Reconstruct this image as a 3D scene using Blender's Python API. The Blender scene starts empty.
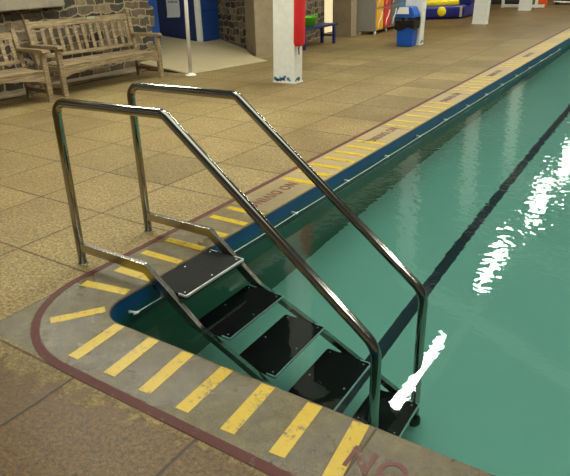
import bpy, bmesh, math, random
from mathutils import Vector, Matrix
random.seed(7)
S = bpy.context.scene
COL = S.collection
PI = math.pi

# ------------------------------------------------------------------ camera
F_PX = 591.29
yaw, pitch, roll = -0.5942, -0.4298, -0.0325
fw = Vector((math.cos(pitch)*math.sin(yaw), math.cos(pitch)*math.cos(yaw), math.sin(pitch)))
rt0 = Vector((math.cos(yaw), -math.sin(yaw), 0)); up0 = rt0.cross(fw)
rt = rt0*math.cos(roll) + up0*math.sin(roll)
up = -rt0*math.sin(roll) + up0*math.cos(roll)
cam = bpy.data.cameras.new('camera'); co = bpy.data.objects.new('camera', cam); COL.objects.link(co)
M = Matrix((rt, up, -fw)).transposed().to_4x4(); M.translation = (2.1017, -1.4752, 1.4593)
co.matrix_world = M
cam.sensor_fit = 'HORIZONTAL'; cam.sensor_width = 36; cam.lens = 36*F_PX/570
cam.clip_start = .05; cam.clip_end = 200
S.camera = co

# ------------------------------------------------------------------ light
w = bpy.data.worlds.new('world'); S.world = w; w.use_nodes = True
wn = w.node_tree.nodes; wl = w.node_tree.links; wn.clear()
wo = wn.new('ShaderNodeOutputWorld'); bg = wn.new('ShaderNodeBackground')
tc = wn.new('ShaderNodeTexCoord'); sx = wn.new('ShaderNodeSeparateXYZ'); rp = wn.new('ShaderNodeValToRGB')
wl.new(tc.outputs['Generated'], sx.inputs[0]); wl.new(sx.outputs['Z'], rp.inputs[0])
wl.new(rp.outputs[0], bg.inputs[0]); wl.new(bg.outputs[0], wo.inputs[0])
rp.color_ramp.elements[0].position = 0.0; rp.color_ramp.elements[0].color = (.10, .097, .085, 1)
e = rp.color_ramp.elements.new(.3); e.color = (.03, .029, .025, 1)
e = rp.color_ramp.elements.new(.84); e.color = (.034, .032, .027, 1)
rp.color_ramp.elements[-1].position = .92; rp.color_ramp.elements[-1].color = (.93, .95, .80, 1)
bg.inputs[1].default_value = 2.0
TUBE_POWER = 95.0
S.view_settings.view_transform = 'Standard'; S.view_settings.look = 'None'
S.view_settings.gamma = 1; S.view_settings.use_curve_mapping = False
S.view_settings.exposure = 0.08
S.cycles.sample_clamp_indirect = 2.5
S.cycles.max_bounces = 10; S.cycles.transmission_bounces = 8
S.cycles.caustics_refractive = True; S.cycles.caustics_reflective = False

# ------------------------------------------------------------------ materials
def srgb(r, g, b):
    f = lambda c: (c/255/12.92) if c/255 <= .04045 else ((c/255+.055)/1.055)**2.4
    return (f(r), f(g), f(b), 1)

class NT:
    def __init__(s, name):
        s.m = bpy.data.materials.new(name); s.m.use_nodes = True
        s.n = s.m.node_tree.nodes; s.l = s.m.node_tree.links
        s.b = s.n['Principled BSDF']
    def node(s, t, **k):
        x = s.n.new(t)
        for a, v in k.items(): setattr(x, a, v)
        return x
    def link(s, a, b): s.l.new(a, b)
    def coord(s, scale=(1, 1, 1), loc=(0, 0, 0), kind='Object', rot=(0, 0, 0)):
        t = s.node('ShaderNodeTexCoord'); m = s.node('ShaderNodeMapping')
        m.inputs['Scale'].default_value = scale; m.inputs['Location'].default_value = loc
        m.inputs['Rotation'].default_value = rot
        s.link(t.outputs[kind], m.inputs[0]); return m.outputs[0]
    def noise(s, v, scale, detail=4, rough=.6, dist=0):
        x = s.node('ShaderNodeTexNoise'); x.inputs['Scale'].default_value = scale
        x.inputs['Detail'].default_value = detail; x.inputs['Roughness'].default_value = rough
        x.inputs['Distortion'].default_value = dist
        s.link(v, x.inputs['Vector']); return x.outputs['Fac']
    def ramp(s, fac, stops, interp='LINEAR'):
        x = s.node('ShaderNodeValToRGB'); cr = x.color_ramp; cr.interpolation = interp
        while len(cr.elements) < len(stops): cr.elements.new(.5)
        for e, (p, c) in zip(cr.elements, stops):
            e.position = p; e.color = c if len(c) == 4 else (*c, 1)
        s.link(fac, x.inputs[0]); return x.outputs[0]
    def mix(s, fac, a, b, mode='MIX'):
        x = s.node('ShaderNodeMix', data_type='RGBA', blend_type=mode)
        for i, v in ((0, fac), (6, a), (7, b)):
            if hasattr(v, 'is_output'): s.link(v, x.inputs[i])
            else: x.inputs[i].default_value = v
        return x.outputs[2]
    def math(s, op, a, b=0.0, c=None, clamp=False):
        x = s.node('ShaderNodeMath', operation=op); x.use_clamp = clamp
        for i, v in ((0, a), (1, b), (2, c)):
            if v is None: continue
            if hasattr(v, 'is_output'): s.link(v, x.inputs[i])
            else: x.inputs[i].default_value = v
        return x.outputs[0]
    def bump(s, h, strength=.3, dist=.01):
        x = s.node('ShaderNodeBump'); x.inputs['Strength'].default_value = strength
        x.inputs['Distance'].default_value = dist
        s.link(h, x.inputs['Height']); s.link(x.outputs[0], s.b.inputs['Normal'])
    def set(s, col=None, rough=None, metal=None, spec=None):
        for k, v in (('Base Color', col), ('Roughness', rough), ('Metallic', metal), ('Specular IOR Level', spec)):
            if v is None: continue
            if hasattr(v, 'is_output'): s.link(v, s.b.inputs[k])
            else: s.b.inputs[k].default_value = v
        return s

def plain(name, col, rough=.6, metal=0, var=.12, scale=12, bump=0, spec=.5):
    """one colour with a little mottling and wear"""
    m = NT(name); v = m.coord()
    n = m.noise(v, scale, 5)
    d = tuple(c*(1-var) for c in col[:3]) + (1,); u = tuple(min(1, c*(1+var)) for c in col[:3]) + (1,)
    m.set(m.ramp(n, [(.3, d), (.7, u)]), rough, metal, spec)
    if bump: m.bump(m.noise(v, scale*6, 3), bump, .004)
    return m.m

def deck_material():
    m = NT('deck_slabs')
    v = m.coord(loc=(.326, -.263, 0))      # object coords == world, slabs 0.633 x 0.626
    sx = m.node('ShaderNodeSeparateXYZ'); m.link(v, sx.inputs[0])
    def grid(s_in, size):
        q = m.math('DIVIDE', s_in, size); fl = m.math('FLOOR', q); fr = m.math('SUBTRACT', q, fl)
        a = m.math('MINIMUM', fr, m.math('SUBTRACT', 1.0, fr))
        return fl, m.math('MULTIPLY', a, size)
    fx, dx = grid(sx.outputs['X'], .643); fy, dy = grid(sx.outputs['Y'], .626)
    c = m.node('ShaderNodeCombineXYZ'); m.link(fx, c.inputs[0]); m.link(fy, c.inputs[1])
    wh = m.node('ShaderNodeTexWhiteNoise', noise_dimensions='2D'); m.link(c.outputs[0], wh.inputs['Vector'])
    tone = m.ramp(wh.outputs['Value'], [(0, srgb(124, 107, 72)), (.15, srgb(140, 121, 82)), (.5, srgb(146, 127, 86)), (.8, srgb(134, 117, 80)), (1, srgb(154, 135, 92))])
    big = m.noise(v, 1.1, 4, .6)
    fine = m.noise(v, 60, 4, .8)
    fine2 = m.noise(v, 22, 5, .7)
    col = m.mix(1.0, tone, m.ramp(big, [(.25, (.72, .7, .66)), (.7, (1.1, 1.1, 1.1))]), 'MULTIPLY')
    col = m.mix(1.0, col, m.ramp(fine, [(.36, (.38, .36, .32)), (.5, (1, 1, 1)), (.64, (1.6, 1.58, 1.5))]), 'MULTIPLY')
    col = m.mix(1.0, col, m.ramp(fine2, [(.3, (.76, .74, .70)), (.65, (1.1, 1.1, 1.1))]), 'MULTIPLY')
    # wet stain near the pool corner, broken edge (its own shape on the slabs)
    g = m.node('ShaderNodeTexCoord'); gs = m.node('ShaderNodeSeparateXYZ'); m.link(g.outputs['Object'], gs.inputs[0])
    wy = m.math('MULTIPLY_ADD', gs.outputs['Y'], -9.0, -3.6)      # grows away from the red line
    wy = m.math('ADD', wy, m.math('MULTIPLY_ADD', gs.outputs['X'], 1.2, -.36))
    edge = m.noise(v, 15, 8, .78, .3)
    wet = m.math('MULTIPLY', m.math('MULTIPLY_ADD', m.math('SUBTRACT', edge, .5), 7.0, wy), 2.2, clamp=True)
    side = m.math('MULTIPLY_ADD', gs.outputs['Y'], -20.0, -6.8, clamp=True)
    wet = m.math('MULTIPLY', wet, side)
    # broad damp area away from the pool towards the walls
    far = m.noise(v, .55, 5, .65, .4)
    damp = m.math('MULTIPLY', m.ramp(far, [(.47, (0, 0, 0)), (.6, (1, 1, 1))]), .35)
    wall = m.math('MULTIPLY_ADD', gs.outputs['Y'], .13, -.75, clamp=True)
    damp = m.math('MAXIMUM', damp, m.math('MULTIPLY', wall, .75))
    wetall = m.math('MAXIMUM', wet, damp, clamp=True)
    col = m.mix(wetall, col, m.mix(1.0, col, (.42, .30, .12, 1), 'MULTIPLY'))
    # joints
    wob = m.math('MULTIPLY', m.math('SUBTRACT', m.noise(v, 30, 3), .5), .004)
    jd = m.math('ADD', m.math('MINIMUM', dx, dy), wob)
    jf = m.ramp(jd, [(.0035, (1, 1, 1)), (.0085, (0, 0, 0))])
    seg = m.noise(v, 2.2, 2)
    jf2 = m.math('MULTIPLY', jf, m.ramp(seg, [(.35, (.55, .55, .55)), (.65, (1, 1, 1))]))
    col = m.mix(jf2, col, srgb(34, 24, 13))
    m.set(col, m.ramp(wetall, [(0, (.7,)*3), (1, (.42,)*3)]), 0, .3)
    h = m.math('SUBTRACT', m.math('MULTIPLY', fine, m.math('MULTIPLY_ADD', wetall, -.5, 1.0)), jf)
    m.bump(h, .35, .006)
    return m.m

def coping_material():
    m = NT('coping_concrete'); v = m.coord()
    fine = m.noise(v, 150, 4, .75); mid = m.noise(v, 14, 6, .7); big = m.noise(v, 2.0, 4, .6)
    base = m.ramp(mid, [(.25, srgb(76, 66, 42)), (.5, srgb(102, 90, 61)), (.75, srgb(124, 111, 78))])
    base = m.mix(1.0, base, m.ramp(fine, [(.3, (.62, .6, .56)), (.55, (1, 1, 1)), (.75, (1.28, 1.26, 1.2))]), 'MULTIPLY')
    g = m.node('ShaderNodeSeparateXYZ'); m.link(v, g.inputs[0])
    # long side is drier and cleaner, the corner and short side are worn and damp
    dry = m.math('MULTIPLY_ADD', g.outputs['Y'], .8, -.8, clamp=True)
    base = m.mix(m.math('MULTIPLY', dry, .75), base, srgb(166, 145, 104))
    damp = m.ramp(big, [(.42, (0, 0, 0)), (.58, (1, 1, 1))])
    damp = m.math('MULTIPLY', damp, m.math('SUBTRACT', 1.0, dry))
    base = m.mix(m.math('MULTIPLY', damp, .6), base, m.mix(1.0, base, (.62, .58, .5, 1), 'MULTIPLY'))
    spots = m.node('ShaderNodeTexVoronoi'); spots.inputs['Scale'].default_value = 26; m.link(v, spots.inputs['Vector'])
    sp = m.ramp(spots.outputs['Distance'], [(.10, (1, 1, 1)), (.17, (0, 0, 0))])
    sp = m.math('MULTIPLY', sp, m.math('SUBTRACT', 1.0, dry))
    base = m.mix(m.math('MULTIPLY', sp, .35), base, srgb(78, 68, 48))
    m.set(base, m.ramp(damp, [(0, (.55,)*3), (1, (.25,)*3)]), 0, .45)
    m.bump(m.math('ADD', fine, m.math('MULTIPLY', sp, .5)), .3, .005)
    return m.m

def worn_paint(name, col, under, wear=.42, scale=30, rough=.5):
    m = NT(name); v = m.coord()
    n = m.noise(v, scale, 6, .8); n2 = m.noise(v, 9, 3)
    f = m.math('ADD', m.math('MULTIPLY', n, .65), m.math('MULTIPLY', n2, .35))
    k = m.ramp(f, [(wear-.03, (0, 0, 0)), (wear+.03, (1, 1, 1))])
    d = tuple(c*.78 for c in col[:3]) + (1,)
    paint = m.mix(m.noise(v, 60, 3), d, col)
    m.set(m.mix(k, under, paint), rough); m.bump(n, .2, .002)
    return m.m

def stone_material(swap=False, scale=3.2):
    m = NT('rubble_stone_wall')
    rot = (0, 0, 0)
    g = m.node('ShaderNodeTexCoord'); q = m.node('ShaderNodeSeparateXYZ'); m.link(g.outputs['Object'], q.inputs[0])
    c0 = m.node('ShaderNodeCombineXYZ'); m.link(m.math('SUBTRACT', q.outputs['Y'], q.outputs['X']), c0.inputs[0]); m.link(q.outputs['Z'], c0.inputs[1])
    v = c0.outputs[0]
    wobble = m.node('ShaderNodeTexNoise'); wobble.inputs['Scale'].default_value = 4.5; wobble.inputs['Detail'].default_value = 4; m.link(v, wobble.inputs['Vector'])
    mx = m.node('ShaderNodeMix', data_type='RGBA', blend_type='ADD'); mx.inputs[0].default_value = .20
    m.link(v, mx.inputs[6]); m.link(wobble.outputs['Color'], mx.inputs[7]); vv = mx.outputs[2]
    br = m.node('ShaderNodeTexBrick'); m.link(vv, br.inputs['Vector']); br.offset = .43; br.squash = .62; br.squash_frequency = 3
    br.inputs['Color1'].default_value = (0, 0, 0, 1); br.inputs['Color2'].default_value = (1, 1, 1, 1); br.inputs['Mortar'].default_value = (.5, .5, .5, 1)
    br.inputs['Scale'].default_value = 1; br.inputs['Mortar Size'].default_value = .013; br.inputs['Mortar Smooth'].default_value = .35
    br.inputs['Brick Width'].default_value = .30; br.inputs['Row Height'].default_value = .125
    n = m.noise(v, 14, 6, .7)
    st = m.ramp(br.outputs['Color'], [(0, srgb(44, 40, 34)), (.3, srgb(74, 66, 54)), (.5, srgb(120, 104, 80)), (.7, srgb(56, 50, 44)), (1, srgb(146, 126, 96))])
    st = m.mix(1.0, st, m.ramp(n, [(.3, (.6, .6, .6)), (.7, (1.3, 1.3, 1.3))]), 'MULTIPLY')
    mort = m.mix(n, srgb(172, 154, 122), srgb(128, 112, 84))
    k = m.math('SUBTRACT', 1.0, br.outputs['Fac'])
    m.set(m.mix(k, mort, st), .85)
    m.bump(m.math('ADD', m.math('MULTIPLY', k, .8), n), .8, .03)
    return m.m

def wood_material():
    m = NT('weathered_teak'); v = m.coord(scale=(1.5, 22, 22))
    n = m.noise(v, 3.0, 6, .7, .6); n2 = m.noise(m.coord(), 7, 4)
    c = m.ramp(n, [(.3, srgb(84, 68, 46)), (.5, srgb(138, 118, 86)), (.72, srgb(178, 158, 122))])
    c = m.mix(1.0, c, m.ramp(n2, [(.3, (.78, .76, .74)), (.7, (1.1, 1.1, 1.1))]), 'MULTIPLY')
    m.set(c, .75); m.bump(n, .35, .004)
    return m.m

def pool_paint(name, col, dark):
    m = NT(name); v = m.coord()
    n = m.noise(v, 1.6, 5, .6)
    c = m.mix(n, col, dark)
    m.set(c, .6); return m.m

def tile_material():
    m = NT('navy_tile_band'); v = m.coord()
    sp = m.node('ShaderNodeSeparateXYZ'); m.link(v, sp.inputs[0])
    n = m.noise(v, 3, 4)
    zf = m.math('MULTIPLY_ADD', sp.outputs['Z'], -1.0, 0)
    c = m.ramp(zf, [(0, srgb(2, 74, 128)), (.08, srgb(2, 74, 128)), (.098, srgb(10, 82, 100)), (.14, srgb(14, 84, 92)), (.16, srgb(34, 70, 54))])
    c = m.mix(1.0, c, m.ramp(n, [(.3, (.8, .8, .8)), (.7, (1.1, 1.1, 1.1))]), 'MULTIPLY')
    m.set(c, .35); return m.m

def water_material():
    m = NT('pool_water'); m.n.remove(m.b)
    out = [x for x in m.n if x.type == 'OUTPUT_MATERIAL'][0]
    v = m.coord(scale=(1.0, 1.0, 1))
    sp = m.node('ShaderNodeSeparateXYZ'); m.link(v, sp.inputs[0])
    n1 = m.noise(v, 2.6, 2, .45, .3)
    n2 = m.noise(m.coord(scale=(1.0, 1.35, 1), rot=(0, 0, .5)), 13.0, 1.5, .5, .3)
    # water is stiller in the ladder corner, livelier farther out
    amp = m.math('MULTIPLY_ADD', sp.outputs['Y'], .62, -.45, clamp=True)
    amp = m.math('MULTIPLY_ADD', amp, .985, .015)
    n3 = m.noise(m.coord(scale=(1.0, 1.5, 1), rot=(0, 0, .6)), 24.0, 1, .5)
    h = m.math('ADD', m.math('MULTIPLY', n1, .0020), m.math('MULTIPLY', n2, .0024))
    h = m.math('MULTIPLY', h, amp)
    h = m.math('ADD', h, m.math('MULTIPLY', m.math('MULTIPLY', n3, .0005), m.math('MULTIPLY_ADD', amp, .7, .3)))
    bp = m.node('ShaderNodeBump'); bp.inputs['Strength'].default_value = 1.0; bp.inputs['Distance'].default_value = 1.0
    m.link(h, bp.inputs['Height'])
    fr = m.node('ShaderNodeFresnel'); fr.inputs['IOR'].default_value = 1.33; m.link(bp.outputs[0], fr.inputs['Normal'])
    rf = m.node('ShaderNodeBsdfRefraction'); rf.inputs['IOR'].default_value = 1.33; rf.inputs['Roughness'].default_value = 0
    rf.inputs['Color'].default_value = (.73, .99, .985, 1)
    gl = m.node('ShaderNodeBsdfAnisotropic'); gl.inputs['Roughness'].default_value = 0.0
    gl.inputs['Color'].default_value = (1, 1, 1, 1)
    for x in (rf, gl): m.link(bp.outputs[0], x.inputs['Normal'])
    mx = m.node('ShaderNodeMixShader'); m.link(fr.outputs[0], mx.inputs[0]); m.link(rf.outputs[0], mx.inputs[1]); m.link(gl.outputs[0], mx.inputs[2])
    m.link(mx.outputs[0], out.inputs[0]); return m.m

def emit(name, col, strength):
    m = NT(name); m.b.inputs['Emission Color'].default_value = col
    m.b.inputs['Emission Strength'].default_value = strength; m.b.inputs['Base Color'].default_value = (.8, .8, .8, 1)
    return m.m

MAT = dict(
    deck=deck_material(), coping=coping_material(), stone=stone_material(), wood=wood_material(), water=water_material(), tile=tile_material(),
    yellow=worn_paint('worn_yellow_paint', srgb(200, 166, 14), srgb(108, 96, 62), .435, 34, .42),
    red=worn_paint('worn_red_line_paint', srgb(80, 28, 17), srgb(90, 74, 50), .40, 26, .7),
    letter=worn_paint('faded_red_lettering_paint', srgb(96, 42, 32), srgb(120, 106, 78), .43, 45, .55),
    floorpaint=pool_paint('green_pool_paint', srgb(204, 242, 224), srgb(190, 232, 212)),
    wallpaint=pool_paint('green_pool_wall_paint', srgb(84, 132, 104), srgb(70, 118, 92)),
    lane=plain('dark_lane_paint', srgb(14, 32, 48), .6),
    steel=plain('polished_stainless', (.33, .32, .28, 1), .12, 1, .05, 6),
    steelflat=plain('brushed_stainless', (.42, .40, .35, 1), .26, 1, .1, 18),
    edge=plain('bright_steel_edge', (.85, .85, .82, 1), .3, .6, .05),
    wettread=plain('wet_black_rubber', srgb(8, 9, 9), .4, 0, .25, 60, 0, .08),
    tread=plain('black_grip_rubber', srgb(27, 27, 26), .6, 0, .25, 60, .2, .12),
    rubber=plain('black_rubber', srgb(20, 20, 20), .5),
    white=plain('white_paint', srgb(232, 232, 222), .5, 0, .06),
    cream=plain('cream_ramp_vinyl', srgb(190, 174, 136), .5, 0, .06, 3),
    cord=plain('white_cord', srgb(235, 240, 235), .6, 0, .03),
    navy=plain('dark_navy_board', srgb(22, 42, 92), .5, 0, .12, 5),
    blue=plain('mid_blue_paint', srgb(36, 78, 152), .5, 0, .1, 5),
    binblue=plain('blue_bin_plastic', srgb(10, 82, 178), .35, 0, .05),
    bag=plain('black_bin_bag', srgb(16, 17, 18), .25, 0, .2, 30, .6),
    redpad=plain('red_vinyl', srgb(216, 34, 40), .5, 0, .08, 8),
    green=plain('lime_plastic', srgb(104, 194, 42), .4, 0, .05),
    benchblue=plain('navy_bench_paint', srgb(30, 36, 92), .45),
    ashlar=plain('dressed_stone', srgb(150, 134, 106), .85, 0, .14, 7, .5),
    sill=plain('grey_stone_sill', srgb(132, 122, 104), .8, 0, .16, 9, .4),
    gloss=plain('gloss_white_paint', srgb(250, 250, 244), .4, 0, .02),
    grey=plain('grey_locker_steel', srgb(142, 136, 126), .5, 0, .05),
    lockyel=plain('amber_locker_door', srgb(232, 166, 20), .4), lockred=plain('red_locker_door', srgb(208, 44, 38), .4),
    lockgrey=plain('dark_grey_locker_door', srgb(104, 102, 98), .4), lockblue=plain('blue_locker_door', srgb(70, 118, 172), .4),
    infblue=plain('navy_inflatable_vinyl', srgb(28, 32, 112), .3, 0, .08), infyel=plain('yellow_inflatable_vinyl', srgb(242, 214, 20), .3, 0, .05),
    orange=plain('orange_plastic', srgb(236, 88, 30), .45), dark=plain('near_black_board', srgb(40, 40, 42), .7),  # near-black board colour for ramp skirt, trolley and cabinets
    wallgrey=plain('dark_grey_end_wall', srgb(66, 68, 70), .8, 0, .15, 2),
    glow=emit('lit_doorway_panel', srgb(240, 224, 170), .9),
    tube=emit('lit_tube', (.96, .98, .86, 1), TUBE_POWER),
    paper=plain('paper_notice', srgb(214, 216, 218), .7, 0, .03), ink=plain('dark_ink', srgb(40, 44, 60), .7, 0, .02),
    plaque=plain('green_brass_plaque', srgb(150, 160, 130), .4, .3),
    bluechip=plain('old_blue_paint', srgb(84, 140, 170), .6, 0, .2),
)

# ------------------------------------------------------------------ mesh helpers
class MB:
    def __init__(s): s.b = bmesh.new()
    def box(s, x0, x1, y0, y1, z0, z1, bev=0, rot=None, at=None, taper=None):
        r = bmesh.ops.create_cube(s.b, size=1)['verts']
        for v in r:
            v.co = Vector(((x0+x1)/2+v.co.x*(x1-x0), (y0+y1)/2+v.co.y*(y1-y0), (z0+z1)/2+v.co.z*(z1-z0)))
        if taper:
            for v in r:
                if v.co.z < (z0+z1)/2:
                    v.co.x = (x0+x1)/2+(v.co.x-(x0+x1)/2)*taper; v.co.y = (y0+y1)/2+(v.co.y-(y0+y1)/2)*taper
        if bev:
            es = list({e for v in r for e in v.link_edges})
            g = bmesh.ops.bevel(s.b, geom=es, offset=bev, segments=2, affect='EDGES', profile=.5)
            r = list({v for f in g['faces'] for v in f.verts} | {v for v in r if v.is_valid})
        if rot is not None:
            for v in r: v.co = rot @ v.co
        if at is not None:
            for v in r: v.co += Vector(at)
        return r
    def bar(s, a, b, wd, th, side=(0, 1, 0), bev=.002):
        """rectangular bar from a to b; wd across `side`, th the other way"""
        a = Vector(a); b = Vector(b); d = (b-a).normalized(); y = Vector(side); y = (y-d*y.dot(d)).normalized(); z = d.cross(y)
        r = []
        vs = []
        for p in (a, b):
            for i, j in ((-1, -1), (1, -1), (1, 1), (-1, 1)):
                vs.append(s.b.verts.new(p+y*(i*wd/2)+z*(j*th/2)))
        fs = [(0, 1, 2, 3), (7, 6, 5, 4)]+[(i, 4+i, 4+(i+1) % 4, (i+1) % 4) for i in range(4)]
        nf = [s.b.faces.new([vs[i] for i in f]) for f in fs]
        if bev: bmesh.ops.bevel(s.b, geom=list({e for f in nf for e in f.edges}), offset=bev, segments=1, affect='EDGES')
    def tube(s, pts, r, n=14, cap=True):
        pts = [Vector(p) for p in pts]; rings = []
        d0 = (pts[1]-pts[0]).normalized(); ref = Vector((0, 1, 0)) if abs(d0.y) < .9 else Vector((1, 0, 0))
        for i, p in enumerate(pts):
            if i == 0: d = pts[1]-pts[0]
            elif i == len(pts)-1: d = pts[-1]-pts[-2]
            else: d = (pts[i+1]-p).normalized()+(p-pts[i-1]).normalized()
            d.normalize(); u = (ref-d*ref.dot(d)).normalized(); q = d.cross(u); ref = u
            rr = r[i] if isinstance(r, (list, tuple)) else r
            rings.append([s.b.verts.new(p+u*(rr*math.cos(2*PI*k/n))+q*(rr*math.sin(2*PI*k/n))) for k in range(n)])
        for a, b in zip(rings, rings[1:]):
            for k in range(n):
                f = s.b.faces.new((a[k], a[(k+1) % n], b[(k+1) % n], b[k])); f.smooth = True
        if cap: s.b.faces.new(list(reversed(rings[0]))); s.b.faces.new(rings[-1])
    def lathe(s, prof, n=24, at=(0, 0, 0), axis='Z'):
        rings = []
        for r_, z_ in prof:
            ring = []
            for k in range(n):
                c, q = r_*math.cos(2*PI*k/n), r_*math.sin(2*PI*k/n)
                p = (c, q, z_) if axis == 'Z' else ((z_, c, q) if axis == 'X' else (c, z_, q))
                ring.append(s.b.verts.new(Vector(p)+Vector(at)))
            rings.append(ring)
        for a, b in zip(rings, rings[1:]):
            for k in range(n):
                f = s.b.faces.new((a[k], a[(k+1) % n], b[(k+1) % n], b[k])); f.smooth = True
        s.b.faces.new(rings[0]); s.b.faces.new(rings[-1])
    def prism(s, poly, z0, z1, plane='XY', bev=0):
        """extrude an outline; plane XY -> along z, XZ -> along y, YZ -> along x"""
        def P(a, b, c): return {'XY': (a, b, c), 'XZ': (a, c, b), 'YZ': (c, a, b)}[plane]
        lo = [s.b.verts.new(P(a, b, z0)) for a, b in poly]; hi = [s.b.verts.new(P(a, b, z1)) for a, b in poly]
        n = len(poly)
        fs = [s.b.faces.new(lo), s.b.faces.new(hi)]+[s.b.faces.new((lo[i], lo[(i+1) % n], hi[(i+1) % n], hi[i])) for i in range(n)]
        if bev:
            es = list({e for f in fs[:2] for e in f.edges})
            bmesh.ops.bevel(s.b, geom=es, offset=bev, segments=3, affect='EDGES', profile=.5)
    def build(s, name, mat, parent=None, loc=(0, 0, 0)):
        bmesh.ops.recalc_face_normals(s.b, faces=s.b.faces)
        me = bpy.data.meshes.new(name); s.b.to_mesh(me); s.b.free()
        me.materials.append(MAT[mat] if isinstance(mat, str) else mat)
        o = bpy.data.objects.new(name, me); COL.objects.link(o); o.location = loc
        if parent: o.parent = parent
        return o

def tag(o, label=None, cat=None, group=None, kind=None):
    if label: o['label'] = label
    if cat: o['category'] = cat
    if group: o['group'] = group
    if kind: o['kind'] = kind
    return o
def thing(name, loc, label, cat, rz=0, group=None):
    o = bpy.data.objects.new(name, None); COL.objects.link(o); o.location = loc; o.rotation_euler = (0, 0, rz)
    o.empty_display_size = .1
    return tag(o, label, cat, group)
def struct(mb, name, mat, label=None, parent=None):
    o = mb.build(name, mat, parent)
    return tag(o, label, kind='structure')
def copy_tree(o, parent=None):
    c = o.copy(); COL.objects.link(c)
    if parent: c.parent = parent
    for ch in list(o.children): copy_tree(ch, c)
    return c

# ================================================================== SETTING
W = .326; ZW = -.136; FLOOR = -1.05; XMAX = 9.5; YMAX = 25.0
def arc(cx, cy, r, a0, a1, n):
    return [(cx+r*math.cos(a0+(a1-a0)*i/n), cy+r*math.sin(a0+(a1-a0)*i/n)) for i in range(n+1)]
pool_corner = arc(.165, .165, .165, PI, 1.5*PI, 14)                 # from (0,.165) to (.165,0)
# deck: L-shape outside the coping (x<-W or y<-W)
mb = MB(); mb.prism([(-9, -4), (XMAX, -4), (XMAX, -W-.019), (-W, -W-.019), (-W, 27), (-9, 27)], -.3, 0); struct(mb, 'floor', 'deck', 'sandy square slab pool deck with damp patches')
# coping: L with the rounded pool corner and a softened lip
mb = MB()
prof = [(0, .0), (.004, -.002), (.007, -.006), (.008, -.011), (.006, -.016), (0, -.018)]
def offset_path(d):            # path of the pool edge pushed d metres over the water
    r = .165-d
    return [(d, YMAX)]+arc(.165, .165, r, PI, 1.5*PI, 14)+[(XMAX, d)]
outer = [(-W, YMAX)]+[(-W, -W-.019)]*15+[(XMAX, -W-.019)]
outer = [(-W, YMAX)]+[(-W, .165*1.0-(.165+W+.019)*min(1, 2*i/14)) if i <= 7 else (-W+(.165+W)*(2*i/14-1), -W-.019) for i in range(15)]+[(XMAX, -W-.019)]
rings = [[(x, y, 0) for x, y in outer]]
for d, z in [(-.012, 0)]+prof: rings.append([(x, y, z) for x, y in offset_path(d)])
rings.append([(x, y, -.018) for x, y in offset_path(-.04)])
rings = [[mb.b.verts.new(p) for p in r] for r in rings]
for a, b in zip(rings, rings[1:]):
    for i in range(len(a)-1):
        f = mb.b.faces.new((a[i], a[i+1], b[i+1], b[i])); f.smooth = True
coping = mb.build('trim_1', 'coping')
bm = coping.data
tag(coping, 'worn concrete coping around the pool edge', kind='structure')
# coping cross joints
MAT['joint'] = plain('dark_joint', srgb(78, 64, 46), .8)
mb = MB()
for x in (1.462, 2.45): mb.box(x-.004, x+.004, -W, -.004, -.004, .0012)
for y in (1.44, 3.31, 3.84, 5.7): mb.box(-W, -.004, y-.003, y+.003, -.004, .0008)
mb.build('coping_joint', 'joint', coping)
# pool walls, tile band, floor
wall_path = [(-.0, YMAX)]+arc(.165, .165, .165, PI, 1.5*PI, 14)+[(XMAX, 0)]
def wall_strip(z0, z1, seg, push=0):
    mb = MB(); a = [mb.b.verts.new((x, y, z0)) for x, y in seg]; b = [mb.b.verts.new((x, y, z1)) for x, y in seg]
    c = [mb.b.verts.new((x-.12, y-.12, z0)) for x, y in seg]; d = [mb.b.verts.new((x-.12, y-.12, z1)) for x, y in seg]
    for i in range(len(seg)-1):
        for q in ((a, b), (b, d), (d, c), (c, a)):
            f = mb.b.faces.new((q[0][i], q[0][i+1], q[1][i+1], q[1][i]))
    for i in (0, -1): mb.b.faces.new((a[i], b[i], d[i], c[i]))
    return mb
struct(wall_strip(-.235, -.016, wall_path), 'trim_2', 'tile', 'navy blue tiled band along the pool waterline')
struct(wall_strip(FLOOR-.1, -.235, wall_path), 'wall_pool_side', 'wallpaint', 'green painted pool wall below the water')
mb = MB(); mb.box(-.1, XMAX, -.1, YMAX, FLOOR-.1, FLOOR); pf = struct(mb, 'floor_pool', 'floorpaint', 'pale green painted pool floor')
mb = MB(); mb.box(XMAX, XMAX+.2, -4, YMAX, FLOOR-.1, 0); struct(mb, 'wall_pool_right', 'wallpaint')
mb = MB(); mb.box(0, XMAX+.2, YMAX, YMAX+.2, FLOOR-.1, 0); struct(mb, 'wall_pool_end', 'wallpaint')
mb = MB(); mb.box(XMAX+.0, XMAX+3, -4, 27, -.1, 0.0); struct(mb, 'floor_right', 'deck')
mb = MB(); mb.box(-W, XMAX, YMAX, 27, -.1, 0.0); struct(mb, 'floor_end', 'deck')
for x in (.92, 3.2, 5.5):
    mb = MB(); mb.box(x-.041, x+.041, .45, YMAX-1.2, FLOOR, FLOOR+.004)
    mb.build('lane_line', 'lane', pf)
# water sheet
mb = MB(); n = 14
vs = [mb.b.verts.new((x, y, ZW)) for x, y in [(0.0, YMAX)]+arc(.165, .165, .165, PI, 1.5*PI, 14)+[(XMAX-.01, 0), (XMAX-.01, YMAX-.01)]]
f = mb.b.faces.new(vs); f.normal_update()
if f.normal.z < 0: f.normal_flip()
me = bpy.data.meshes.new('pool_water'); mb.b.to_mesh(me); mb.b.free(); me.materials.append(MAT['water'])
wtr = bpy.data.objects.new('pool_water', me); COL.objects.link(wtr)
tag(wtr, 'clear green rippled water filling the swimming pool', 'water', kind='stuff')

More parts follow.
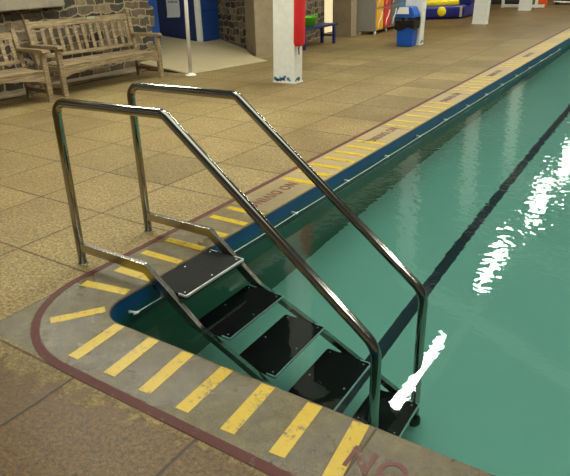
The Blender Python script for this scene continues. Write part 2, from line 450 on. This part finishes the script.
# red line
def ribbon(path, wd, z0=0, z1=.0016):
    mb = MB(); L = []; R = []
    for i, p in enumerate(path):
        a = Vector(path[max(0, i-1)]); b = Vector(path[min(len(path)-1, i+1)]); d = (b-a).normalized(); nrm = Vector((-d.y, d.x))
        L.append(Vector(p)+nrm*wd/2); R.append(Vector(p)-nrm*wd/2)
    for i in range(len(path)-1):
        q = [L[i], L[i+1], R[i+1], R[i]]
        lo = [mb.b.verts.new((v.x, v.y, z0)) for v in q]; hi = [mb.b.verts.new((v.x, v.y, z1)) for v in q]
        mb.b.faces.new(hi); mb.b.faces.new(lo)
        for k in range(4): mb.b.faces.new((lo[k], lo[(k+1) % 4], hi[(k+1) % 4], hi[k]))
    return mb
rl = .345
path = [(-rl+.008, 9+.5*i) for i in range(28, -1, -1)]+[(-rl+.006, y) for y in (8, 7, 6, 5, 4, 3, 2, 1.5, 1, .7, .5, .35)]+arc(.215, .215, .558, PI, 1.5*PI, 14)+[(x, -.345) for x in (.4, .6, 1, 1.46, 2, 3, 4)]
ribbon(path, .040).build('red_border_line', 'red', coping)
# yellow stripes
def stripe(o, i, wd):
    o = Vector((*o, 0)); i = Vector((*i, 0)); mb = MB()
    d = (i-o).normalized(); s_ = Vector((-d.y, d.x, 0))
    q = [o+s_*wd/2, o-s_*wd/2, i-s_*wd/2, i+s_*wd/2]
    mb.prism([(v.x, v.y) for v in q], 0, .0014); return mb.build('yellow_stripe', 'yellow', coping)
for o, i in [((.205, -.280), (.188, -.006)), ((.425, -.281), (.402, -.006)), ((.625, -.284), (.600, -.006)), ((.818, -.286), (.808, -.006)), ((1.028, -.285), (1.010, -.006)), ((1.236, -.285), (1.218, -.006)), ((1.437, -.29), (1.405, -.006)),
             ((2.2, -.285), (2.2, -.006)), ((2.4, -.285), (2.4, -.006)), ((2.6, -.285), (2.6, -.006))]: stripe(o, i, .06)
for o, i in [((-.124, -.145), (.02, .055)), ((-.283, .178), (-.01, .226)), ((-.253, .378), (-.006, .388))]: stripe(o, i, .055)
ys = [.605, .80, 1.01, 1.21, 1.388, 2.075, 2.28, 2.48, 2.68, 2.88, 3.08, 3.27, 3.94, 4.15, 4.4, 4.65, 4.87, 5.10]
y = 5.95
while y < 16:
    ys += [y+.21*k for k in range(6)]; y += 2.0
for y in ys:
    if y < 13: stripe((-.285, y-.01*random.random()), (-.006, y+.005), .05 if y < 1.9 else .066)
# lettering (read by someone on the deck facing the water)
def lettering(body, loc, rz, size, mat, parent, name='lettering', thick=.0005, rot=None, sx=1):
    cu = bpy.data.curves.new(name, 'FONT'); cu.body = body; cu.size = size; cu.extrude = thick; cu.align_x = 'CENTER'; cu.align_y = 'CENTER'
    cu.space_character = 1.15; cu.offset = .0025
    t = bpy.data.objects.new(name, cu); COL.objects.link(t)
    dg = bpy.context.evaluated_depsgraph_get(); me = bpy.data.meshes.new_from_object(t.evaluated_get(dg))
    bpy.data.objects.remove(t)
    me.materials.clear(); me.materials.append(MAT[mat])
    o = bpy.data.objects.new(name, me); COL.objects.link(o); o.location = loc
    o.rotation_euler = rot if rot else (0, 0, rz); o.scale = (sx, 1, 1); o.parent = parent
    return o
for y in (1.735, 3.575, 5.47, 7.3, 9.3):
    lettering('NO DIVING', (-.165, y, .0012), -PI/2, .12, 'letter', coping, sx=.80)
lettering('NO DIVING', (1.80, -.165, .0012), 0, .14, 'letter', coping, sx=.9)

# ------------------------------------------------------------------ building behind
mb = MB(); mb.box(-5.9, -5.45, -3, 5.95, 0, 3.4)
swall = struct(mb, 'wall_left', 'stone', 'rough rubble stone wall with pale mortar')
for z0, z1, dy in ((0, .34, .12), (.34, .62, -.14), (.62, .95, .10), (.95, 1.3, -.1)):      # quoins on the end of the wall
    mb = MB(); mb.box(-5.92, -5.44, 5.75, 5.95+dy*.8+.02, z0+.01, z1-.01, .02); mb.build('quoin', 'stone', swall)
mb = MB(); mb.box(-5.5, -5.2, -3, 5.6, -.02, .05, .012); struct(mb, 'baseboard_left', 'ashlar', 'stone plinth at foot of the wall')
mb = MB(); mb.box(-5.5, -5.28, -2, 4.2, 1.05, 1.36, .015); struct(mb, 'trim_3', 'sill', 'long grey stone ledge on the rubble wall')
mb = MB(); mb.box(-5.24, -5.19, -3, 5.5, -.01, .012); struct(mb, 'trim_4', 'joint')
mb = MB(); mb.box(-9, -3.9, -4, 27, 3.42, 3.55); struct(mb, 'blocker', 'white', 'low ceiling added out of view to shade the benches and porch')  # unseen slab added to block the overhead light and darken the bench area
# blue reveal wall, navy porch, its door
mb = MB(); mb.box(-6.45, -6.3, 5.9, 7.0, 0, 3.2); struct(mb, 'wall_blue', 'blue', 'blue painted wall beside the doorway')
mb = MB(); mb.box(-8.9, -6.07, 7.85, 7.95, .1, 3.0); nd = struct(mb, 'door_1', 'navy', 'navy blue door board with a paper notice')
mb = MB(); mb.box(-6.14, -6.04, 7.86, 9.2, .1, 3.0)
d2 = struct(mb, 'door_2', 'blue', 'blue boarded side of the entrance porch')
mb = MB()
for k in range(1, 3): mb.box(-6.045, -6.032, 7.9, 9.1, .1+.62*k, .112+.62*k)
mb.build('rail', 'navy', d2)
mb = MB(); mb.box(-6.12, -6.01, 7.81, 7.875, .08, 3.0, .004); struct(mb, 'trim_5', 'white', 'white corner post strip of the blue porch')
pn = thing('paper_notice', (-6.7, 7.843, .60), 'white printed paper notice taped to the navy door board', 'notice')
mb = MB()
for i in range(1):
    vs = []
    for j, (z, b) in enumerate(((0, -.025), (.05, -.006), (.12, -.002), (.52, -.002))):
        vs.append([mb.b.verts.new((-.175, b-.002, z)), mb.b.verts.new((.175, b-.002, z+.012)), mb.b.verts.new((.175, b, z+.012)), mb.b.verts.new((-.175, b, z))])
    for a, b in zip(vs, vs[1:]):
        for k in range(4): mb.b.faces.new((a[k], a[(k+1) % 4], b[(k+1) % 4], b[k]))
    mb.b.faces.new(vs[0]); mb.b.faces.new(vs[-1])
mb.build('sheet', 'paper', pn)
for body, z, s_ in (('STAFF', .43, .10), ('AT THE', .36, .055), ('POOLSIDE', .29, .05)):
    mb = MB()
    mb.b.free()
    mb = MB()
    x = -.12
    random.seed(len(body))
    while x < .11:                                   # unreadable print: short dark word blocks
        l = random.uniform(.03, .07); mb.box(x, min(x+l, .125), -.0052, -.0036, z-s_*.22, z+s_*.22); x += l+.018
    mb.build('print_line', 'ink', pn)
# return wall to the right of the porch
mb = MB(); mb.prism([(-6.1, 8.45), (-4.95, 7.92), (-4.55, 8.4), (-4.6, 9.3), (-4.93, 10.80), (-6.1, 10.80)], 0, 3.4)
struct(mb, 'wall_back', 'stone', 'rubble stone return wall right of the porch')
mb = MB(); mb.prism([(-4.97, 7.90), (-4.42, 7.45), (-4.2, 7.75), (-4.35, 8.5), (-4.8, 8.5)], 0, 3.4)
struct(mb, 'wall_corner', 'ashlar', 'smooth dressed stone corner of the return wall')
mb = MB(); mb.box(-5.4, -5.3, 10.82, 13, 0, 3.0); struct(mb, 'window_1', 'glow', 'pale lit doorway opening')
mb = MB(); mb.prism([(-4.80, 10.94), (-4.28, 10.84), (-4.3, 11.14), (-4.8, 11.14)], 0, 3.2); struct(mb, 'wall_pier', 'ashlar', 'stone pier left of the lockers')
mb = MB(); mb.box(-7.4, -7.1, 11.3, 24, 0, 3.4); struct(mb, 'wall_far_left', 'ashlar')
mb = MB(); mb.box(-9, 12, 26.2, 26.4, 0, 3.4); struct(mb, 'wall_end', 'wallgrey', 'dark end wall of the hall')
mb = MB(); mb.box(12.3, 12.5, -4, 27, 0, 3.4); struct(mb, 'wall_right', 'wallgrey')
# ramp
mb = MB()
def rz_(x): return .004+max(0, -4.25-x)*.09
poly = [(-4.25, 5.52), (-4.25, 7.29), (-4.46, 7.40), (-4.99, 7.87), (-5.99, 8.36), (-5.99, 7.79), (-8.5, 7.79), (-8.5, 7.03), (-6.28, 7.03), (-6.28, 5.98), (-5.43, 5.98), (-5.43, 5.52)]
lo = [mb.b.verts.new((x, y, -.0)) for x, y in poly]; hi = [mb.b.verts.new((x, y, rz_(x))) for x, y in poly]
mb.b.faces.new(lo); mb.b.faces.new(hi)
for i in range(len(poly)): j = (i+1) % len(poly); mb.b.faces.new((lo[i], lo[j], hi[j], hi[i]))
t3 = [(-4.25, 5.52), (-3.95, 7.13), (-4.25, 7.29)]
mb.prism(t3, 0, .004)
rampo = mb.build('floor_ramp', 'cream'); tag(rampo, 'cream vinyl ramp rising to the blue porch', kind='structure')
mb = MB(); mb.prism([(-4.38, 5.514), (-6.3, 5.514), (-6.3, 5.518), (-4.38, 5.518)], 0, .01)
mb.b.free(); mb = MB(); a = [(-4.4, 0), (-5.43, 0), (-5.43, .105)]
mb.prism(a, 5.505, 5.518, 'XZ'); mb.build('side_skirt', 'dark', rampo)
mt = MB(); mt.prism([(-4.25, 7.25), (-4.0, 7.55), (-4.6, 8.0), (-4.85, 7.72)], .012, .035); mt.b.free()
# white pole at the ramp corner
po = thing('white_pole', (-4.19, 5.42, 0), 'slim white pole with a round foot at the ramp corner', 'pole')
mb = MB(); mb.tube([(0, 0, .01), (.09, 0, 2.6)], .028); mb.build('shaft', 'gloss', po)
mb = MB(); mb.lathe([(.002, 0), (.085, 0), (.085, .012), (.045, .022), (.032, .04), (.002, .04)]); mb.build('foot_flange', 'white', po)

# pillars leaning in over the pool, each with its rafter
def pillar(yc, label, pad=False):
    lean = .035
    t = thing('white_pillar', (-2.52, yc, 0), label, 'pillar', group=None)
    mb = MB(); h = 5.0
    v = mb.box(-.175, .175, -.1, .1, .0, h, .006)
    for q in v: q.co.x += q.co.z*lean; q.co.x = q.co.x if q.co.x < q.co.z*lean else q.co.x-(.02*min(1, q.co.z))
    mb.build('shaft', 'white', t)
    mb = MB(); mb.bar((h*lean-.05, 0, h-.1), (4.6, 0, 6.7), .14, .32, side=(0, 1, 0)); mb.build('rafter', 'white', t)
    mb = MB(); mb.box(-.185, .185, -.11, .11, .0, .012); mb.build('base_rim', 'white', t)
    mb = MB()
    random.seed(int(yc*10))
    for k in range(16):                              # old blue paint showing at the foot
        x = random.uniform(-.16, .12); wd = random.uniform(.02, .06); z = abs(random.gauss(0, .022))
        mb.lathe([(.0005, -.1015), (wd*.5, -.1015), (wd*.5, -.099), (.0005, -.099)], 7, (x, 0, .03+z), 'Y')
    for k in range(14):
        y = random.uniform(-.08, .08); wd = random.uniform(.02, .05); z = random.uniform(0, .10)*(y+.1)/.18
        mb.lathe([(.0005, .174), (wd*.5, .174), (wd*.5, .1775), (.0005, .1775)], 7, (0, y, .03+z), 'X')
    if yc < 12: mb.build('chipped_paint', 'bluechip', t)
    else: mb.b.free()
    return t
p1 = pillar(5.56, 'nearest white pillar, chipped blue at its foot, with a red cover')
p2 = pillar(10.08, 'white pillar standing just behind the blue bin')
p3 = pillar(14.5, 'white pillar to the right of the inflatable')
p4 = pillar(19.15, 'farthest white pillar, in front of the white bed frame')
p5 = pillar(1.0, 'white pillar outside the view')
bpy.data.objects.remove([c for c in p5.children if c.name.startswith('shaft')][0]) if False else None
for c in list(p5.children): bpy.data.objects.remove(c)
bpy.data.objects.remove(p5)
# red cover hanging on the first pillar
rc = thing('red_cover', (-2.345, 5.50, .50), 'bright red padded cover hanging on the nearest white pillar', 'cover')
mb = MB()
prof = []
for z, a, b in ((0, .04, .06), (.012, .055, .085), (.05, .06, .10), (.5, .06, .10), (1.2, .062, .10), (1.75, .056, .09), (1.8, .03, .05)):
    ring = []
    for k in range(20):
        th = 2*PI*k/20; rr = 1+.05*math.sin(5*th+z*3)
        ring.append(mb.b.verts.new((.085+a*rr*math.cos(th)*1.05+z*.036, -.03+b*rr*math.sin(th), z)))
    prof.append(ring)
for a, b in zip(prof, prof[1:]):
    for k in range(20):
        f = mb.b.faces.new((a[k], a[(k+1) % 20], b[(k+1) % 20], b[k])); f.smooth = True
mb.b.faces.new(prof[0]); mb.b.faces.new(prof[-1])
mb.build('pad', 'redpad', rc)
mb = MB(); mb.tube([(.075, -.02, .01), (.074, -.03, -.05), (.078, -.03, -.11)], .009, 8); mb.build('strap', 'rubber', rc)

# ------------------------------------------------------------------ luminaires (the poolside row reflects on the water; the others are added)
def luminaire(x, yc, z, label, L=2.2):
    t = thing('strip_light', (x, yc, z), label, 'light', group='strip lights'+label.split('light')[1])
    mb = MB(); mb.tube([(0, -L/2, 0), (0, L/2, 0)], .092, 12); mb.build('lamp_tube', 'tube', t)
    mb = MB(); mb.box(-.08, .08, -L/2-.05, L/2+.05, .093, .14); mb.build('housing', 'white', t)
    for s_ in (-1, 1):
        mb = MB(); mb.tube([(0, s_*L*.4, .12), (0, s_*L*.4, .62)], .008, 6); mb.build('hanger', 'steelflat', t)
    return t
mb = MB(); mb.box(-.93, -.77, -4, 25, 5.62, 5.78); pur = struct(mb, 'trim_6', 'white')
mb = MB(); mb.box(5.32, 5.48, -4, 25, 5.62, 5.78); struct(mb, 'trim_7', 'white')
for k, yc in enumerate((2.2, 7.12, 11.7, 16.7, 21.5)):
    luminaire(-.82, yc, 5.0, 'lit strip light hanging over the poolside edge')
for yc in (2.4,):
    luminaire(-3.4, yc, 3.7, 'lit strip light added out of view over the deck slabs', 1.9)  # added lamp, brightens the benches, pillars and pole
for yc in (-1.0, 6.0, 13.0, 20.0):
    luminaire(5.4, yc, 5.0, 'lit strip light added out of view over the pool middle')  # added row, gives the hall more overall light

# ================================================================== LADDER STEPS
Y1, Y2 = .329, .832
RT = .0222
st = thing('pool_steps', (0, 0, 0), 'stainless pool steps with two handrails descending into the water', 'pool steps')
def fillet(pts, r, n=7):
    pts = [Vector(p) for p in pts]; out = [pts[0]]
    for i in range(1, len(pts)-1):
        p = pts[i]; a = (pts[i-1]-p).normalized(); b = (pts[i+1]-p).normalized(); rr = r[i-1]
        ang = a.angle(b); t = rr/math.tan(ang/2); bis = (a+b).normalized(); cen = p+bis*(rr/math.sin(ang/2))
        s0 = p+a*t-cen; s1 = p+b*t-cen; tot = s0.angle(s1)
        for k in range(n+1):
            f = k/n; out.append(cen+(s0*math.sin((1-f)*tot)+s1*math.sin(f*tot))/math.sin(tot))
    out.append(pts[-1]); return out
X0, X2, X3 = -.472, .281, 1.303
for Y in (Y1, Y2):
    mb = MB()
    tx, tz, t2 = (.022, .892, .905) if Y == Y1 else (.008, .888, .893)
    mb.tube(fillet([(X0, Y, .0), (X0+tx, Y, tz), (X2, Y, t2), (X3, Y, .079), (X3, Y, FLOOR+.06)], [.07, .05, .12]), RT, 20)
    hr = mb.build('handrail', 'steel', st)
    mb = MB(); mb.lathe([(.001, .0), (.030, .0), (.029, .003), (.024, .005), (.001, .005)], at=(X0, Y, 0)); mb.build('deck_collar', 'steelflat', hr)
    mb = MB(); mb.lathe([(.001, 0), (.032, 0), (.033, .03), (.028, .055), (.022, .065), (.001, .065)], at=(X3, Y, FLOOR+.002)); mb.build('rubber_foot', 'rubber', hr)
    # flat stringer: along the deck, then down to the lower post
    mb = MB(); hh = .024
    top = [(X0, .104+hh), (.040, .104+hh), (X3, -.905+hh*1.3)]; bot = [(X3, -.905-hh*1.3), (.022, .104-hh), (X0, .104-hh)]
    mb.prism(top+bot, Y-.013, Y+.013, 'XZ', .002)
    mb.build('stringer', 'steelflat', st)
TX = [(.028, .272), (.292, .532), (.545, .79), (.808, 1.06), (1.085, 1.33)]; TZ = [0.002, -.176, -.388, -.608, -.83]
for (xa, xb), z in zip(TX, TZ):
    ya, yb = Y1+.018, Y2-.018
    mb = MB(); r = .018
    ol = arc(xa+r, ya+r, r, PI, 1.5*PI, 3)+arc(xb-r, ya+r, r, 1.5*PI, 2*PI, 3)+arc(xb-r, yb-r, r, 0, .5*PI, 3)+arc(xa+r, yb-r, r, .5*PI, PI, 3)
    mb.prism(ol, z-.012, z); tr = mb.build('tread', 'tread' if z > ZW else 'wettread', st)
    # folded steel tray under the tread, bright nose trim
    mb = MB(); mb.box(xb-.003, xb+.004, ya+.005, yb-.002, z-.012, z+.0015, .0008)
    mb.box(xb-.06, xb+.003, yb-.003, yb+.003, z-.010, z+.0015, .0008); mb.box(xb-.05, xb+.003, ya-.003, ya+.003, z-.010, z+.0015, .0008)
    mb.box(xa+.01, xa+.06, yb-.003, yb+.003, z-.010, z+.0015, .0008)
    mb.build('nosing', 'edge', tr)
    mb = MB(); mb.box(xa+.01, xb-.004, ya+.004, yb-.004, z-.03, z-.012)
    mb.build('tray', 'rubber', tr)
    for fx, fy in ((.06, .05), (.06, .5), (.06, .95), (.93, .05), (.93, .5), (.93, .95)):
        px, py = xa+(xb-xa)*fx+.012*(1 if fx < .5 else -1), ya+(yb-ya)*fy
        mb = MB(); mb.lathe([(.0003, 0), (.0045, 0), (.004, .0018), (.0003, .0022)], 10, (px, py, z)); mb.build('screw', 'edge', tr)
    for Y in (Y1+.014, Y2-.014):
        mb = MB(); mb.box(xa+.07, xa+.12, Y-.008, Y+.008, z-.05, z-.008, .001); mb.build('bracket', 'steelflat', tr)

# white cord along the wall with clips
cd = thing('wall_cord', (0, 0, -.113), 'thin white cord strung along the blue pool wall above water', 'cord')
pts = [(.012+.018, .236, 0)]
cl = [.236, 1.0, 1.756, 2.535, 3.29, 4.05, 4.82, 5.6, 6.35, 7.1, 7.9, 8.7, 9.5, 10.3, 11.1]
seg = []
for a, b in zip(cl, cl[1:]):
    for k in range(6):
        f = k/6; seg.append((.022, a+(b-a)*f, -.004*4*f*(1-f)))
seg.append((.022, cl[-1], 0)); mb = MB(); mb.tube(seg, .0032, 6); mb.build('cord', 'cord', cd)
for yy in cl:
    mb = MB(); mb.tube([(.0, yy-.03, .012), (.015, yy-.02, .012), (.022, yy, 0)], [.009, .006, .006], 8)
    mb.tube([(.022, yy-.022, 0), (.025, yy, 0), (.022, yy+.022, 0)], [.004, .008, .004], 8); mb.build('wall_clip', 'cord', cd)

# ================================================================== BENCHES
def bench(loc, rz, label, L=1.72, back=.93, nsl=13, plaque=False):
    t = thing('garden_bench', loc, label, 'bench', rz)
    D = .56                                            # local: front at y=0, back at y=+D ; x along length
    zs = .39
    for x in (.03, L-.03):
        mb = MB(); mb.bar((x, 0, 0), (x, 0, .60), .065, .06, side=(1, 0, 0), bev=.004); mb.build('front_leg', 'wood', t)
        mb = MB(); mb.bar((x, D-.05, 0), (x, D-.04, zs), .055, .065, side=(1, 0, 0), bev=.004); mb.bar((x, D-.045, zs-.06), (x, D+.07, back), .055, .06, side=(1, 0, 0), bev=.004); mb.build('back_post', 'wood', t)
        mb = MB()
        mb.prism([(-.075, .600), (-.06, .585), (D-.0, .588), (D+.03, .625), (-.04, .635), (-.07, .622)], x-.04, x+.04, 'YZ', .006)
        mb.build('armrest', 'wood', t)
        mb = MB(); mb.box(x-.02, x+.02, .02, D-.06, .10, .15, .003); mb.build('side_stretcher', 'wood', t)
        mb = MB(); mb.box(x-.02, x+.02, .02, D-.06, zs-.09, zs-.02, .003); mb.build('seat_rail', 'wood', t)
    # arched front apron
    pl = [(.03, zs-.01), (L-.03, zs-.01)]; low = []
    for k in range(15):
        u = k/14; low.append((L-.06-(L-.12)*u, zs-.155+.085*math.sin(PI*u)**.6 if 0 < u < 1 else zs-.155))
    mb = MB(); mb.prism(pl+low, -.015, .015, 'XZ'); mb.build('apron', 'wood', t)
    for k in range(6):
        y0 = -.02+k*.088; mb = MB(); mb.box(.06, L-.06, y0, y0+.07, zs-.018+(-.012*math.sin(PI*k/5)), zs+.004+(-.012*math.sin(PI*k/5)), .004); mb.build('seat_slat', 'wood', t)
    def py(z): return D-.045+(z-zs+.06)*(.115/(back-zs+.06))
    mb = MB(); mb.bar((.05, py(back-.075), back-.075), (L-.05, py(back-.075), back-.075), .032, .085, side=(0, 1, -.15), bev=.004); tr = mb.build('top_rail', 'wood', t)
    if plaque:
        zz = back-.045; mb = MB(); mb.box(L*.56, L*.56+.13, py(zz)-.020, py(zz)-.0155, zz-.016, zz+.016, .001); mb.build('plaque', 'plaque', tr)
    mb = MB(); mb.bar((.05, py(zs+.07), zs+.07), (L-.05, py(zs+.07), zs+.07), .03, .05, side=(0, 1, -.15), bev=.004); mb.build('lower_back_rail', 'wood', t)
    for k in range(nsl):
        x = .095+(L-.19)*k/(nsl-1); mb = MB(); mb.bar((x, py(zs+.07), zs+.08), (x, py(back-.08), back-.08), .05, .014, side=(1, 0, 0), bev=.002); mb.build('back_slat', 'wood', t)
    mb = MB(); mb.bar((L*.5, 0.02, zs-.05), (L*.5, D-.05, zs-.05), .05, .03, side=(1, 0, 0)); mb.build('cross_rail', 'wood', t)
    return t
ang = math.atan2(5.13-3.43, -4.49+4.62)
# local +x runs along the wall (away), local +y points back to the wall
bench((-4.62, 3.43, 0), ang, 'long slatted wooden bench with a small plaque, nearer the ramp', 1.705, .93, 13, True)
bench((-4.66, 1.62, 0), ang-.03, 'slatted wooden bench cut off by the left edge of view', 1.56, .845, 12)

# ================================================================== BLUE BIN
bn = thing('waste_bin', (-2.52, 9.76, 0), 'blue plastic swing bin with black bag in front of a white pillar', 'bin')
mb = MB(); mb.box(-.175, .175, -.14, .14, 0, .50, .02, taper=.86); mb.build('body', 'binblue', bn)
mb = MB()
ol = [(-.185, .50), (.185, .50), (.19, .57), (.13, .70), (.08, .715), (-.08, .715), (-.13, .70), (-.19, .57)]
mb.prism(ol, -.15, .15, 'XZ', .012); lid = mb.build('lid', 'binblue', bn)
mb = MB(); mb.prism([(-.12, .60), (.0, .60), (.0, .61), (-.12, .61)], -.1, .1, 'XZ'); mb.b.free()
mb = MB(); mb.bar((-.165, -.155, .60), (.10, -.155, .60), .005, .0, side=(0, 1, 0), bev=0); mb.b.free()
mb = MB()
q = [(-.165, -.164, .592), (.085, -.164, .592), (.07, -.158, .712), (-.105, -.158, .712)]
lo = [mb.b.verts.new(Vector(v)+Vector((0, .012, -.004))) for v in q]; hi = [mb.b.verts.new(v) for v in q]
mb.b.faces.new(lo); mb.b.faces.new(hi)
for k in range(4): mb.b.faces.new((lo[k], lo[(k+1) % 4], hi[(k+1) % 4], hi[k]))
mb.build('swing_flap', 'white', lid)
mb = MB(); rings = []
random.seed(3)
for j, (z, g) in enumerate(((.50, 1.0), (.53, 1.07), (.47, 1.13), (.42, 1.12), (.35, 1.10), (.325, 1.0))):
    ring = []
    for k in range(36):
        th = 2*PI*k/36; c, s_ = math.cos(th), math.sin(th)
        sc = 1/max(abs(c)/.178, abs(s_)/.143); jit = 1+random.uniform(-.03, .05)*(j > 0)
        ring.append(mb.b.verts.new((c*sc*g*jit, s_*sc*g*jit, z+(.03*math.sin(3*th+j) if j > 2 else 0))))
    rings.append(ring)
for a, b in zip(rings, rings[1:]):
    for k in range(36): mb.b.faces.new((a[k], a[(k+1) % 36], b[(k+1) % 36], b[k]))
mb.build('bin_bag', 'bag', bn)

# ================================================================== NAVY BENCH + TUB
nb = thing('small_bench', (-4.22, 9.12, 0), 'small navy painted bench by the stone wall', 'bench')
mb = MB(); mb.box(-.18, .18, -.68, .68, .35, .39, .005); mb.build('seat', 'benchblue', nb)
for y in (-.58, .58):
    for x in (-.14, .14):
        mb = MB(); mb.box(x-.025, x+.025, y-.025, y+.025, 0, .35); mb.build('leg', 'benchblue', nb)
    mb = MB(); mb.box(-.14, .14, y-.015, y+.015, .14, .18); mb.build('stretcher', 'benchblue', nb)
tb = thing('plastic_tub', (-4.24, 8.93, .39), 'lime green plastic tub sitting on the navy bench', 'tub')
mb = MB(); mb.lathe([(.002, 0), (.15, 0), (.19, .165), (.2, .17), (.2, .18), (.175, .18), (.14, .02), (.002, .02)], 28); mb.build('body', 'green', tb)
for s_ in (-1, 1):
    mb = MB(); mb.tube([(s_*.19*math.cos(.5), s_*.19*math.sin(.5)*1, .17), (s_*.20*math.cos(.2), s_*.2*math.sin(.2), .225), (s_*.20*math.cos(-.2), s_*.2*math.sin(-.2), .225), (s_*.19*math.cos(-.5), s_*.19*math.sin(-.5), .17)], .012, 8); mb.build('handle', 'green', tb)

# ================================================================== LOCKERS
lk = thing('locker_bank', (-3.97, 11.42, 0), 'grey steel locker bank with amber, red, grey and blue doors', 'lockers', rz=.085)
mb = MB(); mb.box(-.46, 0, 0, 3.0, .07, 1.9, .004); mb.build('carcass', 'grey', lk)
mb = MB(); mb.box(-.40, -.05, -.006, 0, .12, .30); mb.box(-.40, -.05, -.006, 0, .34, .62); mb.build('side_panel', 'grey', lk)
cols = ['lockyel', 'lockred', 'lockgrey', 'lockblue', 'lockblue', 'lockred']
for j, mname in enumerate(cols):
    for z0, z1 in ((.10, .53), (.57, 1.0), (1.04, 1.47)):
        mb = MB(); mb.box(0, .018, .03+j*.49, .03+j*.49+.44, z0, z1, .003); d = mb.build('door', mname, lk)
        if mname != 'lockblue':
            mb = MB()
            pts = [(.024, .03+j*.49+.44*a, z0+(z1-z0)*b) for a, b in ((.25, .08), (.35, .4), (.6, .55), (.8, .85))]
            mb.tube(pts, .012, 6); mb.build('painted_squiggle', 'white', d)
for y in (.06, .8, 1.5, 2.2, 2.94):
    for x in (-.03, -.39):
        mb = MB(); mb.lathe([(.001, 0), (.03, 0), (.03, .05), (.012, .072), (.001, .072)], 12, (x, y, 0)); mb.build('foot', 'white', lk)

# ================================================================== INFLATABLE
def cushion(x0, x1, y0, y1, z0, z1, b):
    mb = MB(); v = mb.box(x0, x1, y0, y1, z0, z1); es = list(mb.b.edges)
    bmesh.ops.bevel(mb.b, geom=es, offset=b, segments=6, affect='EDGES', profile=.5)
    for f in mb.b.faces: f.smooth = True
    return mb
inf = thing('inflatable_castle', (-3.4, 15.9, 0), 'navy and yellow inflatable play castle behind the bin pillar', 'inflatable', rz=math.radians(34))
cushion(-2.4, 0.05, 0, .42, 0, .36, .10).build('front_tube', 'infblue', inf)
sd = cushion(-.22, .24, 0, 2.4, 0, .36, .10).build('side_tube', 'infblue', inf, (-.22, .12, 0)); sd.rotation_euler = (0, 0, math.radians(-34))
cushion(-2.4, -1.95, .35, 2.6, 0, .36, .10).build('side_tube', 'infblue', inf)
cushion(-2.0, -.38, .3, 2.6, .02, .50, .08).build('bed', 'infyel', inf)
cushion(-2.3, -.1, .10, .44, .33, .50, .07).build('top_pad', 'infyel', inf)
cushion(-.10, .32, .3, .75, .30, 1.3, .10).build('tower', 'infblue', inf)
cushion(-.35, -.02, 1.5, 2.5, .34, .75, .08).build('back_pad', 'infyel', inf)
mb = MB(); mb.lathe([(.001, -.035), (.07, -.03), (.12, -.012), (.13, .01), (.001, .01)], 24, (-.62, .0, .2), 'Y'); mb.build('yellow_disc', 'infyel', inf)
mb = MB(); mb.box(-.12, -.05, -.008, .02, .05, .33, .004); mb.build('cream_patch', 'cream', inf)

# ================================================================== FAR THINGS
bf = thing('metal_frame', (-3.42, 20.0, 0), 'white metal trolley frame behind the farthest pillar', 'frame')
for x in (0, 1.05):
    mb = MB(); mb.box(x-.04, x+.04, -.03, .03, .02, 1.1); mb.build('upright', 'white', bf)
mb = MB(); mb.box(-.04, 1.3, -.04, .04, .03, .12); mb.build('base_rail', 'white', bf)
mb = MB(); mb.box(-.04, 1.09, -.04, .04, 1.0, 1.1); mb.build('top_rail', 'white', bf)
ob = thing('orange_board', (-2.42, 21.2, 0), 'bright orange upright float board at the far end', 'board')
mb = MB(); mb.box(-.14, .14, -.05, .05, 0, .9, .02); mb.build('board', 'orange', ob)
tr = thing('equipment_trolley', (-1.7, 22.2, 0), 'dark equipment trolley with blue and white bits at far end', 'trolley')
mb = MB(); mb.box(-.5, .5, -.3, .3, .12, .9, .04); mb.build('body', 'dark', tr)
mb = MB(); mb.tube([(-.5, -.33, .1), (-.2, -.34, .08), (.2, -.34, .08), (.5, -.33, .3)], .025, 8); mb.build('hose', 'white', tr)
mb = MB(); mb.box(-.35, .25, -.33, -.3, .3, .6, .02); mb.build('panel', 'blue', tr)
for x in (-.4, .4):
    mb = MB(); mb.lathe([(.001, -.03), (.07, -.03), (.07, .03), (.001, .03)], 16, (x, -.2, .07), 'Y'); mb.build('wheel', 'rubber', tr)
for k, (x, y, m_, lab) in enumerate(((-3.9, 22.3, 'wallgrey', 'grey storage cabinet far behind the inflatable'), (-.75, 24.8, 'dark', 'dark storage cabinet at the far end by the pool'))):
    t = thing('storage_cabinet', (x, y, 0), lab, 'cabinet')
    mb = MB(); mb.box(-.5, .5, -.25, .25, .05, 1.6, .01); mb.build('carcass', m_, t)
    for s_ in (-1, 1):
        mb = MB(); mb.box(s_*.245-.23, s_*.245+.23, -.27, -.25, .1, 1.55, .004); mb.build('door', m_, t)
    mb = MB(); mb.box(-.48, .48, -.23, .23, 0, .05); mb.build('plinth', 'dark', t)
bpy.context.view_layer.update()
